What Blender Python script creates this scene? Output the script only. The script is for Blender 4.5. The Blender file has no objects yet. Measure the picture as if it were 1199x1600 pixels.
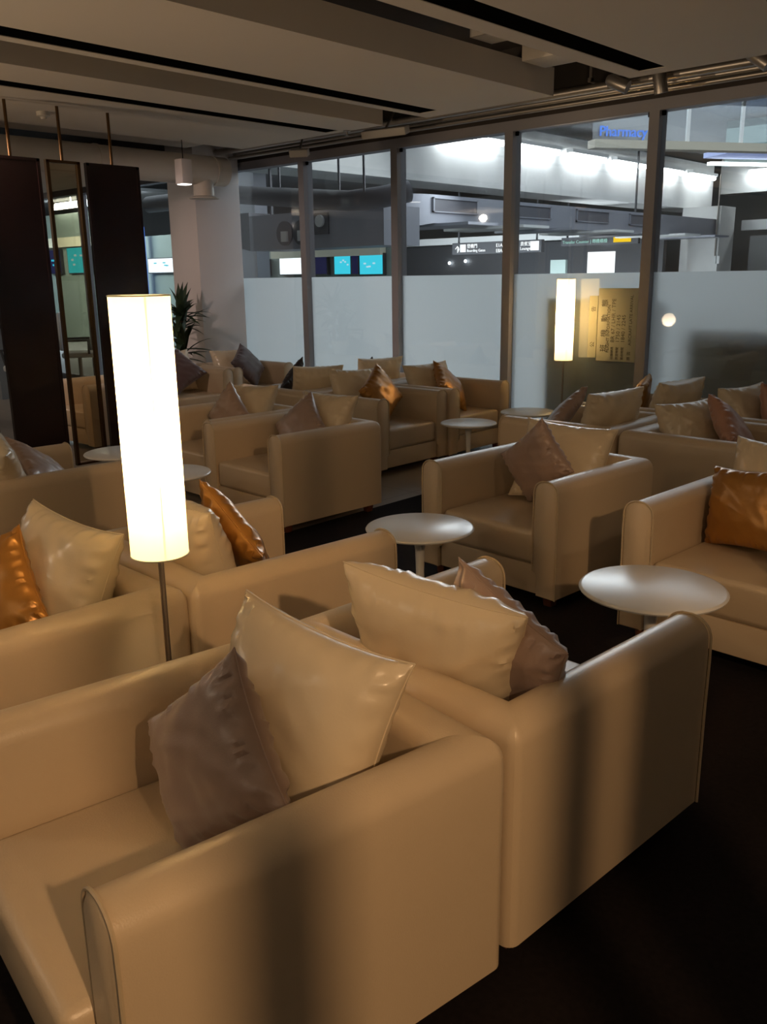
import bpy, bmesh, math, random
from mathutils import Vector, Matrix, noise
C = bpy.context.scene.collection
PI = math.pi
# ---------------------------------------------------------------- camera
cam_d = bpy.data.cameras.new('camera'); cam = bpy.data.objects.new('camera', cam_d); C.objects.link(cam)
fw = Vector((-0.66105, 0.70482, -0.25738)); rt = Vector((0.73179, 0.68139, -0.01358)); up = Vector((-0.16581, 0.19732, 0.96622))
cam.matrix_world = Matrix(((rt.x, up.x, -fw.x, 0), (rt.y, up.y, -fw.y, 0), (rt.z, up.z, -fw.z, 1.5462), (0, 0, 0, 1)))
cam_d.sensor_fit = 'HORIZONTAL'; cam_d.sensor_width = 36; cam_d.lens = 1378.4/1199*36; cam_d.clip_start = .02; cam_d.clip_end = 200
sc = bpy.context.scene; sc.camera = cam
# ---------------------------------------------------------------- exposure, world
sc.view_settings.view_transform = 'Standard'; sc.view_settings.look = 'None'; sc.view_settings.gamma = 1
sc.view_settings.use_curve_mapping = False; sc.view_settings.exposure = 0.1
w = bpy.data.worlds.new('night'); sc.world = w; w.use_nodes = True
w.node_tree.nodes['Background'].inputs[0].default_value = (.55, .62, .8, 1); w.node_tree.nodes['Background'].inputs[1].default_value = .01
SHADE = .8; BULB = 13.0; SPOT = 255.0; WARM = (1, .66, .34)

def light(name, kind, loc, power, color, size=.1, aim=None, sy=None, blend=.6, ang=120):
    d = bpy.data.lights.new(name, kind); d.energy = power; d.color = color
    if kind == 'AREA':
        d.size = size
        if sy: d.shape = 'RECTANGLE'; d.size_y = sy
    else: d.shadow_soft_size = size
    if kind == 'SPOT': d.spot_size = math.radians(ang); d.spot_blend = blend
    o = bpy.data.objects.new(name, d); C.objects.link(o); o.location = loc
    if aim is not None:
        o.rotation_euler = (Vector(aim)-Vector(loc)).to_track_quat('-Z', 'Y').to_euler()
    return o
# ceiling spots of the lounge (outside the frame), added fill lights, area lights for the hall
light('ceiling_spot_light', 'SPOT', (1.96, -.25, 2.66), SPOT, (1, .62, .32), .05, (-1.3, 1.2, .3), ang=60)
light('ceiling_spot_light', 'SPOT', (.6, 2.6, 2.66), 15, (1, .74, .48), .04, (-2.3, 3.8, .5), ang=70)
light('ceiling_spot_light', 'SPOT', (.9, 5.2, 2.66), 7, (1, .66, .38), .05, (-2.6, 5.4, .5), ang=80)
for p_, e_ in (((1.4, -1.6, 2.5), 7), ((-1.6, -1.9, 2.5), 9), ((-4.6, -1.6, 2.5), 26)):
    light('fill_light', 'POINT', p_, e_, (1, .86, .66), .035)  # unseen fill points added behind the camera to lift the lounge
light('ceiling_spot_light', 'SPOT', (-6.9, 2.6, 2.6), 170, (1, .74, .64), .06, (-8.0, 6.2, .5), ang=70)
for p_, e_ in (((-13, 3.0, 2.5), 45), ((-10.6, .2, 2.6), 35)):
    light('fill_light', 'POINT', p_, e_, (1, .88, .76), .06)  # more added fill, brightens the left aisle
for p_, a_, e_ in (((-7.6, -1.6, .7), (-6.2, 1.5, 2.87), 390), ((1.6, -1.9, .9), (0, .8, 2.87), 290), ((-4.2, -2.2, .7), (-3.6, 1.2, 2.87), 310)):
    light('ceiling_fill_light', 'SPOT', p_, e_, (1, .74, .48), .12, a_, ang=62, blend=1)  # unseen spots added low down to brighten the ceiling panels
light('hall_window_fill', 'AREA', (-9, 14, 4.4), 260, (.93, .97, 1), 3, (-6.5, 7.2, 1), sy=3)  # added fill aimed at the panes to brighten the frosted film
light('hall_left_fill', 'AREA', (-21, 9.3, 3.5), 450, (.92, 1, .98), 4, (-21, 12, 1.5), sy=2)  # added fill for the hall seen behind the dividers
light('hall_far_fill', 'AREA', (-16, 20.5, 1.2), 320, (.9, .95, 1), 9, (-16.5, 24, 2.8), sy=.6)  # added fill, lights the front of the white fascia from below
light('hall_light', 'AREA', (-6, 16, 4.7), 520, (.86, .93, 1), 8, (-6, 16, 0), sy=12)
light('hall_light', 'AREA', (-15, 10.5, 4.6), 130, (.9, .97, 1), 8, (-15, 10.5, 0), sy=4)
light('hall_light', 'AREA', (-17, 20, 3.2), 60, (.86, .93, 1), 6, (-17, 20, 0), sy=5)
# ---------------------------------------------------------------- materials
def mat(name, col, rough=.5, metal=0, bump=0, bscale=200, spec=.5, emit=None, es=1, var=0, vscale=4, sheen=0, coat=0, aniso=None):
    m = bpy.data.materials.new(name); m.use_nodes = True; nt = m.node_tree; b = nt.nodes['Principled BSDF']
    b.inputs['Base Color'].default_value = (*col, 1); b.inputs['Roughness'].default_value = rough; b.inputs['Metallic'].default_value = metal
    b.inputs['Specular IOR Level'].default_value = spec
    if sheen: b.inputs['Sheen Weight'].default_value = sheen
    if coat: b.inputs['Coat Weight'].default_value = coat; b.inputs['Coat Roughness'].default_value = .25
    if emit: b.inputs['Emission Color'].default_value = (*emit, 1); b.inputs['Emission Strength'].default_value = es
    if var or bump: tc = nt.nodes.new('ShaderNodeTexCoord')
    if var:
        n = nt.nodes.new('ShaderNodeTexNoise'); n.inputs['Scale'].default_value = vscale; n.inputs['Detail'].default_value = 5
        mx = nt.nodes.new('ShaderNodeMix'); mx.data_type = 'RGBA'
        mx.inputs[6].default_value = (*[c*(1-var) for c in col], 1); mx.inputs[7].default_value = (*[min(1, c*(1+var)) for c in col], 1)
        nt.links.new(tc.outputs['Object'], n.inputs['Vector']); nt.links.new(n.outputs['Fac'], mx.inputs[0]); nt.links.new(mx.outputs[2], b.inputs['Base Color'])
    if bump:
        n2 = nt.nodes.new('ShaderNodeTexNoise'); n2.inputs['Scale'].default_value = bscale; n2.inputs['Detail'].default_value = 3
        bp = nt.nodes.new('ShaderNodeBump'); bp.inputs['Strength'].default_value = bump; bp.inputs['Distance'].default_value = .002
        nt.links.new(tc.outputs['Object'], n2.inputs['Vector']); nt.links.new(n2.outputs['Fac'], bp.inputs['Height']); nt.links.new(bp.outputs[0], b.inputs['Normal'])
    return m
def emat(name, col, s):
    m = bpy.data.materials.new(name); m.use_nodes = True; nt = m.node_tree; nt.nodes.clear()
    e = nt.nodes.new('ShaderNodeEmission'); e.inputs[0].default_value = (*col, 1); e.inputs[1].default_value = s
    o = nt.nodes.new('ShaderNodeOutputMaterial'); nt.links.new(e.outputs[0], o.inputs[0]); return m
M = dict(
 leather=mat('cream leather', (.58, .455, .31), .34, bump=.25, bscale=260, var=.05, vscale=3, spec=.5),
 cushion=mat('cream soft leather', (.66, .55, .39), .27, bump=.15, bscale=120, spec=.55),
 piping=mat('cream piping', (.52, .41, .27), .5),
 taupe=mat('taupe satin', (.35, .245, .20), .36, sheen=.2, bump=.2, bscale=300, coat=.15),
 gold=mat('gold satin', (.40, .185, .035), .33, bump=.2, bscale=200, metal=.4, coat=.15),
 dark=mat('dark brown satin', (.085, .05, .05), .38, sheen=.3),
 black=mat('black satin', (.02, .016, .016), .45),
 rose=mat('rose satin', (.42, .22, .15), .36, sheen=.3, coat=.2),
 legwood=mat('reddish wood', (.14, .045, .02), .45, var=.3, vscale=20),
 white=mat('white lacquer', (.74, .72, .69), .28, spec=.5),
 steel=mat('brushed steel', (.42, .38, .34), .3, metal=1),
 grey=mat('grey aluminium', (.27, .26, .28), .5),
 plaster=mat('ceiling plaster', (.60, .53, .45), .8, bump=.1, bscale=60, var=.03, vscale=1.5),
 slot=mat('black slot', (.003, .003, .003), .9, spec=0),
 void=mat('dark ceiling void', (.05, .04, .035), .9, var=.4, vscale=3),
 column=mat('column paint', (.70, .65, .64), .6, var=.02),
 pipe=mat('galvanised pipe', (.40, .36, .32), .35, metal=.8),
 whiteduct=mat('white duct', (.55, .5, .44), .55),
 divider=mat('dark gloss divider', (.018, .009, .008), .16, spec=.5),
 brass=mat('dark brass', (.13, .075, .035), .3, metal=1),
 leaf=mat('leaf', (.035, .06, .03), .45, var=.3, vscale=9),
 concrete=mat('concrete', (.62, .62, .60), .85, var=.25, vscale=1.2, bump=.5, bscale=8),
 duct=mat('galvanised duct', (.30, .31, .35), .5, metal=.3, var=.08, vscale=2),
 ductdark=mat('dark duct', (.10, .10, .115), .5),
 hallgrey=mat('hall grey', (.22, .23, .24), .7, var=.15, vscale=1),
 halldark=mat('hall dark', (.035, .037, .042), .6),
 hallwhite=mat('hall white', (.62, .63, .62), .6),
 cream=mat('cream board', (.62, .60, .47), .6),
 green=mat('grey green wall', (.22, .28, .26), .6),
 mezz=mat('mezzanine fascia', (.42, .39, .31), .6),
 poster=mat('cream poster', (.46, .47, .36), .6), ink=mat('dark ink', (.06, .055, .04), .7),
 tube=emat('tube light', (.93, .97, 1), 26), tube2=emat('dim tube light', (.93, .97, 1), 5),
 screenw=emat('white screen', (.9, .97, 1), 1.6), screenc=emat('cyan screen', (.05, .62, .78), 1.1), screenl=emat('pale screen', (.55, .8, .9), 1.0),
 screenb=mat('dark screen', (.01, .01, .02), .2, emit=(.01, .01, .06), es=.6), signw=emat('sign light', (1, 1, 1), 1.5), signy=emat('yellow sign', (1, .62, .02), 1.1), signr=emat('red sign', (1, .12, .08), .8), signg=emat('green text', (.5, .85, .75), .8), blue=emat('blue sign', (.12, .3, 1), .9),
 blueglow=mat('blue lit soffit', (.3, .34, .5), .6, emit=(.2, .28, .6), es=.5),  # blue light on the soffit put in as tint and emission
 downlight=emat('downlight', (1, .93, .84), 3),
)
def floor_mat():
    m = mat('tile', (.20, .165, .13), .35, spec=.4); nt = m.node_tree; b = nt.nodes['Principled BSDF']
    tc = nt.nodes.new('ShaderNodeTexCoord'); br = nt.nodes.new('ShaderNodeTexBrick')
    br.offset = 0; br.inputs['Scale'].default_value = 1.0; br.inputs['Brick Width'].default_value = .6; br.inputs['Row Height'].default_value = .6; br.inputs['Mortar Size'].default_value = .004
    br.inputs['Color1'].default_value = (.27, .225, .18, 1); br.inputs['Color2'].default_value = (.23, .19, .15, 1); br.inputs['Mortar'].default_value = (.12, .1, .08, 1)
    nt.links.new(tc.outputs['Object'], br.inputs['Vector']); nt.links.new(br.outputs['Color'], b.inputs['Base Color']); return m
M['tile'] = floor_mat()
M['carpet'] = mat('black carpet', (.012, .009, .009), .95, bump=.8, bscale=500, var=.5, vscale=60, spec=.1)
def glass_mat(name, tint, refl):
    m = bpy.data.materials.new(name); m.use_nodes = True; nt = m.node_tree; nt.nodes.clear()
    t = nt.nodes.new('ShaderNodeBsdfTransparent'); t.inputs[0].default_value = (*tint, 1)
    g = nt.nodes.new('ShaderNodeBsdfGlossy'); g.inputs['Roughness'].default_value = .02
    f0 = nt.nodes.new('ShaderNodeLayerWeight'); f0.inputs[0].default_value = .5
    f = nt.nodes.new('ShaderNodeMath'); f.operation = 'POWER'; f.inputs[1].default_value = 3.5; nt.links.new(f0.outputs['Facing'], f.inputs[0])
    mu = nt.nodes.new('ShaderNodeMath'); mu.operation = 'MULTIPLY_ADD'; mu.inputs[1].default_value = .5*refl; mu.inputs[2].default_value = .055*refl
    x = nt.nodes.new('ShaderNodeMixShader'); o = nt.nodes.new('ShaderNodeOutputMaterial')
    nt.links.new(f.outputs[0], mu.inputs[0]); nt.links.new(mu.outputs[0], x.inputs[0]); nt.links.new(t.outputs[0], x.inputs[1]); nt.links.new(g.outputs[0], x.inputs[2]); nt.links.new(x.outputs[0], o.inputs[0]); return m
M['glass'] = glass_mat('window glass', (.93, .96, .97), 1.3)
M['panelglass'] = glass_mat('divider glass', (.80, .74, .62), 1.2)
def translucent(name, col, tw, extra=None):
    m = bpy.data.materials.new(name); m.use_nodes = True; nt = m.node_tree; nt.nodes.clear()
    t = nt.nodes.new('ShaderNodeBsdfTranslucent'); t.inputs[0].default_value = (*col, 1)
    d = nt.nodes.new('ShaderNodeBsdfDiffuse'); d.inputs[0].default_value = (*col, 1)
    x = nt.nodes.new('ShaderNodeMixShader'); x.inputs[0].default_value = 1-tw; o = nt.nodes.new('ShaderNodeOutputMaterial')
    nt.links.new(t.outputs[0], x.inputs[1]); nt.links.new(d.outputs[0], x.inputs[2])
    last = x
    if extra:
        e = nt.nodes.new('ShaderNodeEmission'); e.inputs[0].default_value = (*extra[0], 1); e.inputs[1].default_value = extra[1]
        a = nt.nodes.new('ShaderNodeAddShader'); nt.links.new(x.outputs[0], a.inputs[0]); nt.links.new(e.outputs[0], a.inputs[1]); last = a
    nt.links.new(last.outputs[0], o.inputs[0]); return m
M['frost'] = translucent('frosted film', (.88, .90, .90), .8)
M['shade'] = translucent('lamp shade paper', (.95, .80, .52), .6, ((1, .80, .42), SHADE))
# ---------------------------------------------------------------- mesh helpers
def obj(name, bm, m, parent=None, smooth=True, mw=None):
    me = bpy.data.meshes.new(name); bmesh.ops.recalc_face_normals(bm, faces=bm.faces); bm.to_mesh(me); bm.free()
    for p in me.polygons: p.use_smooth = smooth
    if smooth: me.set_sharp_from_angle(angle=math.radians(40))
    me.materials.append(m if not isinstance(m, str) else M[m])
    o = bpy.data.objects.new(name, me); C.objects.link(o)
    if parent: o.parent = parent
    if mw is not None: o.matrix_world = mw
    return o
def tag(o, label=None, cat=None, group=None, kind=None):
    if label: o['label'] = label
    if cat: o['category'] = cat
    if group: o['group'] = group
    if kind: o['kind'] = kind
    return o
def thing(name, label, cat, loc=(0, 0, 0), rz=0, group=None):
    o = bpy.data.objects.new(name, None); C.objects.link(o); o.empty_display_size = .1; o.location = loc; o.rotation_euler = (0, 0, rz)
    return tag(o, label, cat, group)
def bx(bm, x0, x1, y0, y1, z0, z1, bev=0, seg=2):
    r = bmesh.ops.create_cube(bm, size=1); vs = r['verts']
    for v in vs: v.co = Vector((x0+(v.co.x+.5)*(x1-x0), y0+(v.co.y+.5)*(y1-y0), z0+(v.co.z+.5)*(z1-z0)))
    if bev:
        es = list({e for v in vs for e in v.link_edges}); bmesh.ops.bevel(bm, geom=es, offset=bev, segments=seg, profile=.5, affect='EDGES')
    return bm
def box(name, x0, x1, y0, y1, z0, z1, m, parent=None, bev=0, seg=2):
    return obj(name, bx(bmesh.new(), x0, x1, y0, y1, z0, z1, bev, seg), m, parent, smooth=bev > 0)
def tube(bm, pts, r, n=10, caps=True, closed=False):
    pts = [Vector(p) for p in pts]; rings = []; N = len(pts); u = None
    for i, p in enumerate(pts):
        a = pts[(i-1) % N] if (i or closed) else p; b = pts[(i+1) % N] if (i < N-1 or closed) else p
        d = (b-a).normalized(); rr = r[i] if isinstance(r, (list, tuple)) else r
        if u is None: u = d.orthogonal().normalized()
        u = (u-d*u.dot(d)).normalized(); v = d.cross(u)
        rings.append([bm.verts.new(p+rr*math.cos(2*PI*k/n)*u+rr*math.sin(2*PI*k/n)*v) for k in range(n)])
    for i in range(N if closed else N-1):
        A, B = rings[i], rings[(i+1) % N]; o = 0
        if closed and i == N-1: o = min(range(n), key=lambda q: (A[0].co-B[q].co).length)
        for k in range(n): bm.faces.new((A[k], A[(k+1) % n], B[(k+1+o) % n], B[(k+o) % n]))
    if caps and not closed: bm.faces.new(rings[0][::-1]); bm.faces.new(rings[-1])
    return bm
def lathe(bm, prof, n=32, c=(0, 0)):
    rings = []
    for r, z in prof:
        rings.append([bm.verts.new((c[0]+r*math.cos(2*PI*k/n), c[1]+r*math.sin(2*PI*k/n), z)) for k in range(n)] if r > 1e-5 else [bm.verts.new((c[0], c[1], z))])
    for A, B in zip(rings, rings[1:]):
        for k in range(n):
            if len(A) == 1 and len(B) == 1: continue
            if len(A) == 1: bm.faces.new((A[0], B[k], B[(k+1) % n]))
            elif len(B) == 1: bm.faces.new((A[k], A[(k+1) % n], B[0]))
            else: bm.faces.new((A[k], A[(k+1) % n], B[(k+1) % n], B[k]))
    return bm
def copy_tree(o, parent=None):
    c = o.copy(); C.objects.link(c)
    if parent: c.parent = parent
    for ch in list(o.children): copy_tree(ch, c)
    return c
def text(name, s, m, mw, size, parent=None, depth=.002, align='LEFT'):
    cu = bpy.data.curves.new(name, 'FONT'); cu.body = s; cu.size = size; cu.extrude = depth; cu.align_x = align; cu.resolution_u = 3
    t = bpy.data.objects.new(name, cu); C.objects.link(t)
    dg = bpy.context.evaluated_depsgraph_get(); me = bpy.data.meshes.new_from_object(t.evaluated_get(dg)); bpy.data.objects.remove(t)
    o = bpy.data.objects.new(name, me); C.objects.link(o); me.materials.clear(); me.materials.append(M[m])
    if parent: o.parent = parent
    o.matrix_world = mw; return o
# facing matrices for text: facing -Y (reads along +X); facing +X (reads along +Y)
def TX(loc, rot=0): return Matrix.Translation(loc) @ Matrix.Rotation(PI/2, 4, 'X') @ Matrix.Rotation(rot, 4, 'Z')
# ---------------------------------------------------------------- lounge shell
def struct(o): return tag(o, kind='structure')
fl = struct(box('floor', -4.1, 3.2, -2.6, 7.2, -.06, 0.0, 'carpet'))
struct(box('floor', -20, -4.1, -2.6, 7.2, -.06, 0.0, 'tile'))
struct(box('floor', -34, 12, 7.2, 34, -.06, 0.0, 'hallgrey'))
struct(box('wall_right', 3.2, 3.3, -2.6, 7.2, 0, 3.6, 'plaster'))
struct(box('wall_back', -20, 3.2, -2.7, -2.6, 0, 3.6, 'plaster'))
struct(box('wall_left', -20.1, -20, -2.6, 7.2, 0, 3.6, 'hallgrey'))
struct(box('ceiling', -20, 3.2, -2.6, 7.14, 3.5, 3.6, 'void'))
def ceiling_panel(x0, x1, y1, s0, s1, sy1, th=.2, z=2.87):
    bm = bmesh.new(); y0 = -2.55
    bx(bm, x0, s0, y0, y1, z, z+th); bx(bm, s1, x1, y0, y1, z, z+th); bx(bm, s0, s1, sy1, y1, z, z+th); bx(bm, s0, s1, y0, sy1, z+.02, z+th)
    o = obj('ceiling', bm, 'plaster', smooth=False); struct(o)
    s = box('slot', s0, s1, y0, sy1, z+.004, z+.02, 'slot', o)
    return o
ceiling_panel(-3.33, 3.15, 6.14, -3.18, -2.99, 5.99)
ceiling_panel(-5.33, -4.05, 6.29, -5.235, -5.04, 6.1)
ceiling_panel(-7.88, -5.85, 6.3, -6.505, -6.33, 6.21)
# white soffit further left, over the tiled aisle
struct(box('ceiling', -13.5, -8.75, -2.5, 6.2, 2.72, 2.9, 'plaster'))
struct(box('ceiling', -8.75, -7.9, -2.5, 6.2, 2.96, 3.05, 'plaster'))
# services seen in the open gaps between the panels
def services(name, x, y0, y1, z, r, label, m='pipe'):
    bm = bmesh.new(); tube(bm, [(x, y0, z), (x, y1, z)], r, 12)
    return tag(obj(name, bm, m), label, 'pipe')
services('conduit', -3.62, -2, 6.7, 3.16, .035, 'thin conduit in the open gap nearest the right ceiling panel')
services('conduit', -3.82, -2, 6.6, 3.3, .06, 'thicker dark pipe high in the open gap between ceiling panels', 'ductdark')
t = thing('cable_tray', 'grey cable tray crossing the open gap between ceiling panels', 'cable tray', (-3.7, 5.35, 3.1))
box('tray', -.34, .34, -.12, .12, 0, .012, 'whiteduct', t); box('side_rail', -.34, .34, -.125, -.115, 0, .06, 'whiteduct', t); box('side_rail', -.34, .34, .115, .125, 0, .06, 'whiteduct', t)
tag(box('junction_box', -3.98, -3.5, 5.75, 6.05, 3.02, 3.14, 'plaster', bev=.008), 'pale junction box in the gap at the window end of the ceiling', 'box')
# window wall
WX0, WS, WY, ZH, ZF = -7.898, 1.422, 7.2, 2.81, 1.555
struct(box('trim_1', -20, 3.2, 7.13, 7.27, 2.81, 2.90, 'grey'))
struct(box('wall_front', -20, 3.2, 7.14, 7.26, 2.90, 3.6, 'void'))
struct(box('trim_2', -20, 3.2, 7.14, 7.26, 0, .08, 'grey'))
n = 1
for k in range(-1, 7):
    x0 = WX0+k*WS; x1 = x0+WS
    wdw = bpy.data.objects.new('window_%d' % n, None); C.objects.link(wdw); wdw.location = (x0, WY, 0); struct(wdw); n += 1
    box('mullion', -.045, .045, -.07, .07, .08, 2.81, 'grey', wdw)
    box('glass_pane', .045, WS-.045, -.012, -.004, .08, 2.81, 'glass', wdw)
    box('frosted_film', .045, WS-.045, .004, .006, .08, ZF, 'frost', wdw)
    for sx in (.045, WS-.075): box('corner_gasket', sx, sx+.03, -.03, -.013, 2.775, 2.81, 'slot', wdw)
for x0, x1 in ((-12.9, -9.4), (-16.4, -12.9), (-20, -16.4)):
    wdw = bpy.data.objects.new('window_%d' % n, None); C.objects.link(wdw); wdw.location = (x0, WY, 0); struct(wdw); n += 1
    box('mullion', -.04, .04, -.06, .06, .08, 2.81, 'grey', wdw); box('glass_pane', .04, x1-x0-.04, -.012, -.004, .08, 2.81, 'glass', wdw)
# column by the window
struct(box('column_wall', -9.53, -8.98, 6.45, 7.1, 0, 3.4, 'column', bev=.006)).name = 'wall_column'
# pipes and spot fixtures along the window head
for y, z, r, lab in ((6.78, 2.98, .035, 'bare galvanised pipe running above the window head, nearer the room'), (6.98, 2.93, .022, 'thin pipe running above the window head, nearer the glass'), (7.06, 2.99, .03, 'grey pipe tight against the bulkhead over the windows')):
    bm = bmesh.new(); tube(bm, [(-9.3, y, z), (3.1, y, z)], r, 12); tag(obj('ceiling_pipe', bm, 'pipe'), lab, 'pipe')
for x in (-6.9, -5.6, -4.0, -3.45, -2.55):
    bm = bmesh.new(); bx(bm, x-.012, x+.012, 6.72, 7.1, 3.02, 3.05); bx(bm, x-.012, x+.012, 6.74, 6.77, 3.03, 3.5)
    tag(obj('pipe_bracket', bm, 'pipe', smooth=False), 'steel bracket on the window head pipes, '+{-6.9:'leftmost one', -5.6:'second from the left', -4.0:'over the third pane', -3.45:'beside the tilted can spotlight', -2.55:'rightmost one'}[x], 'bracket', 'pipe brackets above the windows')
def spot_fixture(x, y, z, rz, length, label, tilt=.35):
    t = thing('spot_fixture', label, 'lamp', (x, y, z), rz)
    bm = bmesh.new(); bx(bm, -length/2, length/2, -.045, .045, -.035, .035, .008); h = obj('lamp_head', bm, 'whiteduct', t); h.rotation_euler = (tilt, 0, 0)
    g = box('lens', -length/2+.01, length/2-.01, -.04, .04, -.038, -.035, 'steel', h)
    bm = bmesh.new(); tube(bm, [(0, 0, .02), (0, .15, .19)], .012, 8); obj('bracket', bm, 'pipe', t)
    return t
spot_fixture(-7.34, 6.62, 2.81, .5, .2, 'small white box spotlight at the far left end of the window head')
spot_fixture(-6.1, 6.6, 2.87, .15, .5, 'long white box spotlight hanging over the second window')
def can_fixture(x, y, z, d, label):
    t = thing('can_spotlight', label, 'lamp', (x, y, z)); d = Vector(d).normalized()
    bm = bmesh.new(); tube(bm, [-d*.09, -d*.06, d*.09], [.03, .05, .05], 16); obj('lamp_head', bm, 'pipe', t)
    bm = bmesh.new(); bx(bm, -.012, .012, -.012, .012, 0, .13); bx(bm, -.05, .05, -.03, .03, .12, .16); obj('bracket', bm, 'pipe', t, smooth=False)
    return t
can_fixture(-3.68, 6.6, 2.95, (.9, .2, -.45), 'round steel can spotlight tilted down at the end of the right ceiling panel')
can_fixture(-3.36, 6.65, 2.93, (.1, .2, -1), 'steel can spotlight pointing straight down beside the tilted one')
can_fixture(-2.62, 6.6, 2.96, (.8, .1, -.6), 'steel can spotlight at the right edge above the window head')
# ---------------------------------------------------------------- duct, pendant, sprinkler
t = thing('air_duct', 'white round air duct with a downward outlet beside the column', 'duct', (-8.3, 6.2, 2.68))
bm = bmesh.new(); tube(bm, [(0, -4.5, 0), (0, .16, 0)], .15, 28); obj('duct_pipe', bm, 'whiteduct', t)
for yy in (-.01, -1.4, -2.8):
    bm = bmesh.new(); tube(bm, [(0, yy, 0), (0, yy+.03, 0)], .157, 28); obj('duct_band', bm, 'whiteduct', t)
bm = bmesh.new(); tube(bm, [(0, -.12, -.1), (0, -.12, -.27)], .11, 24); obj('outlet_neck', bm, 'whiteduct', t)
bm = bmesh.new(); lathe(bm, [(0, -.275), (.16, -.29), (.165, -.28), (.1, -.26), (0, -.26)], 32, (0, -.12)); obj('outlet_flange', bm, 'whiteduct', t)
services('white_pipe', -8.62, -2, 6.1, 2.66, .05, 'white pipe running beside the round air duct', 'whiteduct')
t = thing('pendant_lamp', 'small white box pendant lamp hanging in front of the column', 'lamp', (-7.75, 5.45, 2.45))
bm = bmesh.new(); bx(bm, -.06, .06, -.06, .06, .012, .24, .004); obj('lamp_box', bm, 'column', t)
box('diffuser', -.05, .05, -.05, .05, .004, .012, 'downlight', t)
bm = bmesh.new(); tube(bm, [(0, 0, .24), (0, 0, .42)], .004, 6); obj('cord', bm, 'slot', t)
t = thing('smoke_detector', 'small round smoke detector on the ceiling above the divider panels', 'smoke detector', (-7.25, 3.78, 2.87))
bm = bmesh.new(); lathe(bm, [(0, 0), (.055, 0), (.05, -.03), (.025, -.04), (.02, -.055), (0, -.055)], 20); obj('detector', bm, 'whiteduct', t)
t = thing('sprinkler_head', 'small sprinkler head at the window end of the ceiling', 'sprinkler', (-6.28, 6.27, 2.87))
bm = bmesh.new(); lathe(bm, [(0, 0), (.035, 0), (.035, -.008), (.01, -.012), (.01, -.04), (.02, -.045), (0, -.048)], 14); obj('sprinkler', bm, 'steel', t)
# ---------------------------------------------------------------- hanging divider panels
def divider(y0, y1, x, label, clear=False, frame_r=.018, z1=2.47):
    t = thing('hanging_divider', label, 'divider', (x, (y0+y1)/2, 0)); h = (y1-y0)/2
    if clear:
        box('glass_sheet', -.004, .004, -h+.02, h-.02, .06, z1-.02, 'panelglass', t)
    else:
        bm = bmesh.new(); bx(bm, -.014, .014, -h+.01, h-.01, .05, z1-.01); obj('panel', bm, 'divider', t, smooth=False)
    bm = bmesh.new(); w_ = frame_r
    bx(bm, -w_, w_, -h-.005, -h+.022, .03, z1); bx(bm, -w_, w_, h-.022, h+.005, .03, z1); bx(bm, -w_, w_, -h, h, z1-.02, z1+.002); bx(bm, -w_, w_, -h, h, .03, .05)
    obj('frame', bm, 'brass' if clear else 'divider', t, smooth=False)
    bm = bmesh.new(); tube(bm, [(0, 0, z1), (0, 0, 2.88)], .013, 8); obj('rod', bm, 'brass', t)
    return t
divider(3.1, 3.54, -6.95, 'dark gloss hanging divider panel at the left edge of the photo')
divider(3.6, 3.88, -6.95, 'clear glass hanging divider panel with brass frame between two dark ones', True)
divider(3.94, 4.42, -6.95, 'dark gloss hanging divider panel between the clear one and the column')
divider(2.6, 2.97, -6.95, 'clear glass divider panel mostly cut off by the left edge', True)
for (y0, y1) in ((.10, .165), (.42, .475), (.54, .70)):  # unseen panels added and sized to throw stripes of shade on the armchairs
    divider(y0, y1, .9, 'unseen slim dark divider panel shading the front armchairs, %s' % ('nearest' if y0 < .2 else 'middle one' if y0 < .5 else 'widest'), frame_r=.012)['group'] = 'unseen slim dark dividers to the right'
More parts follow.
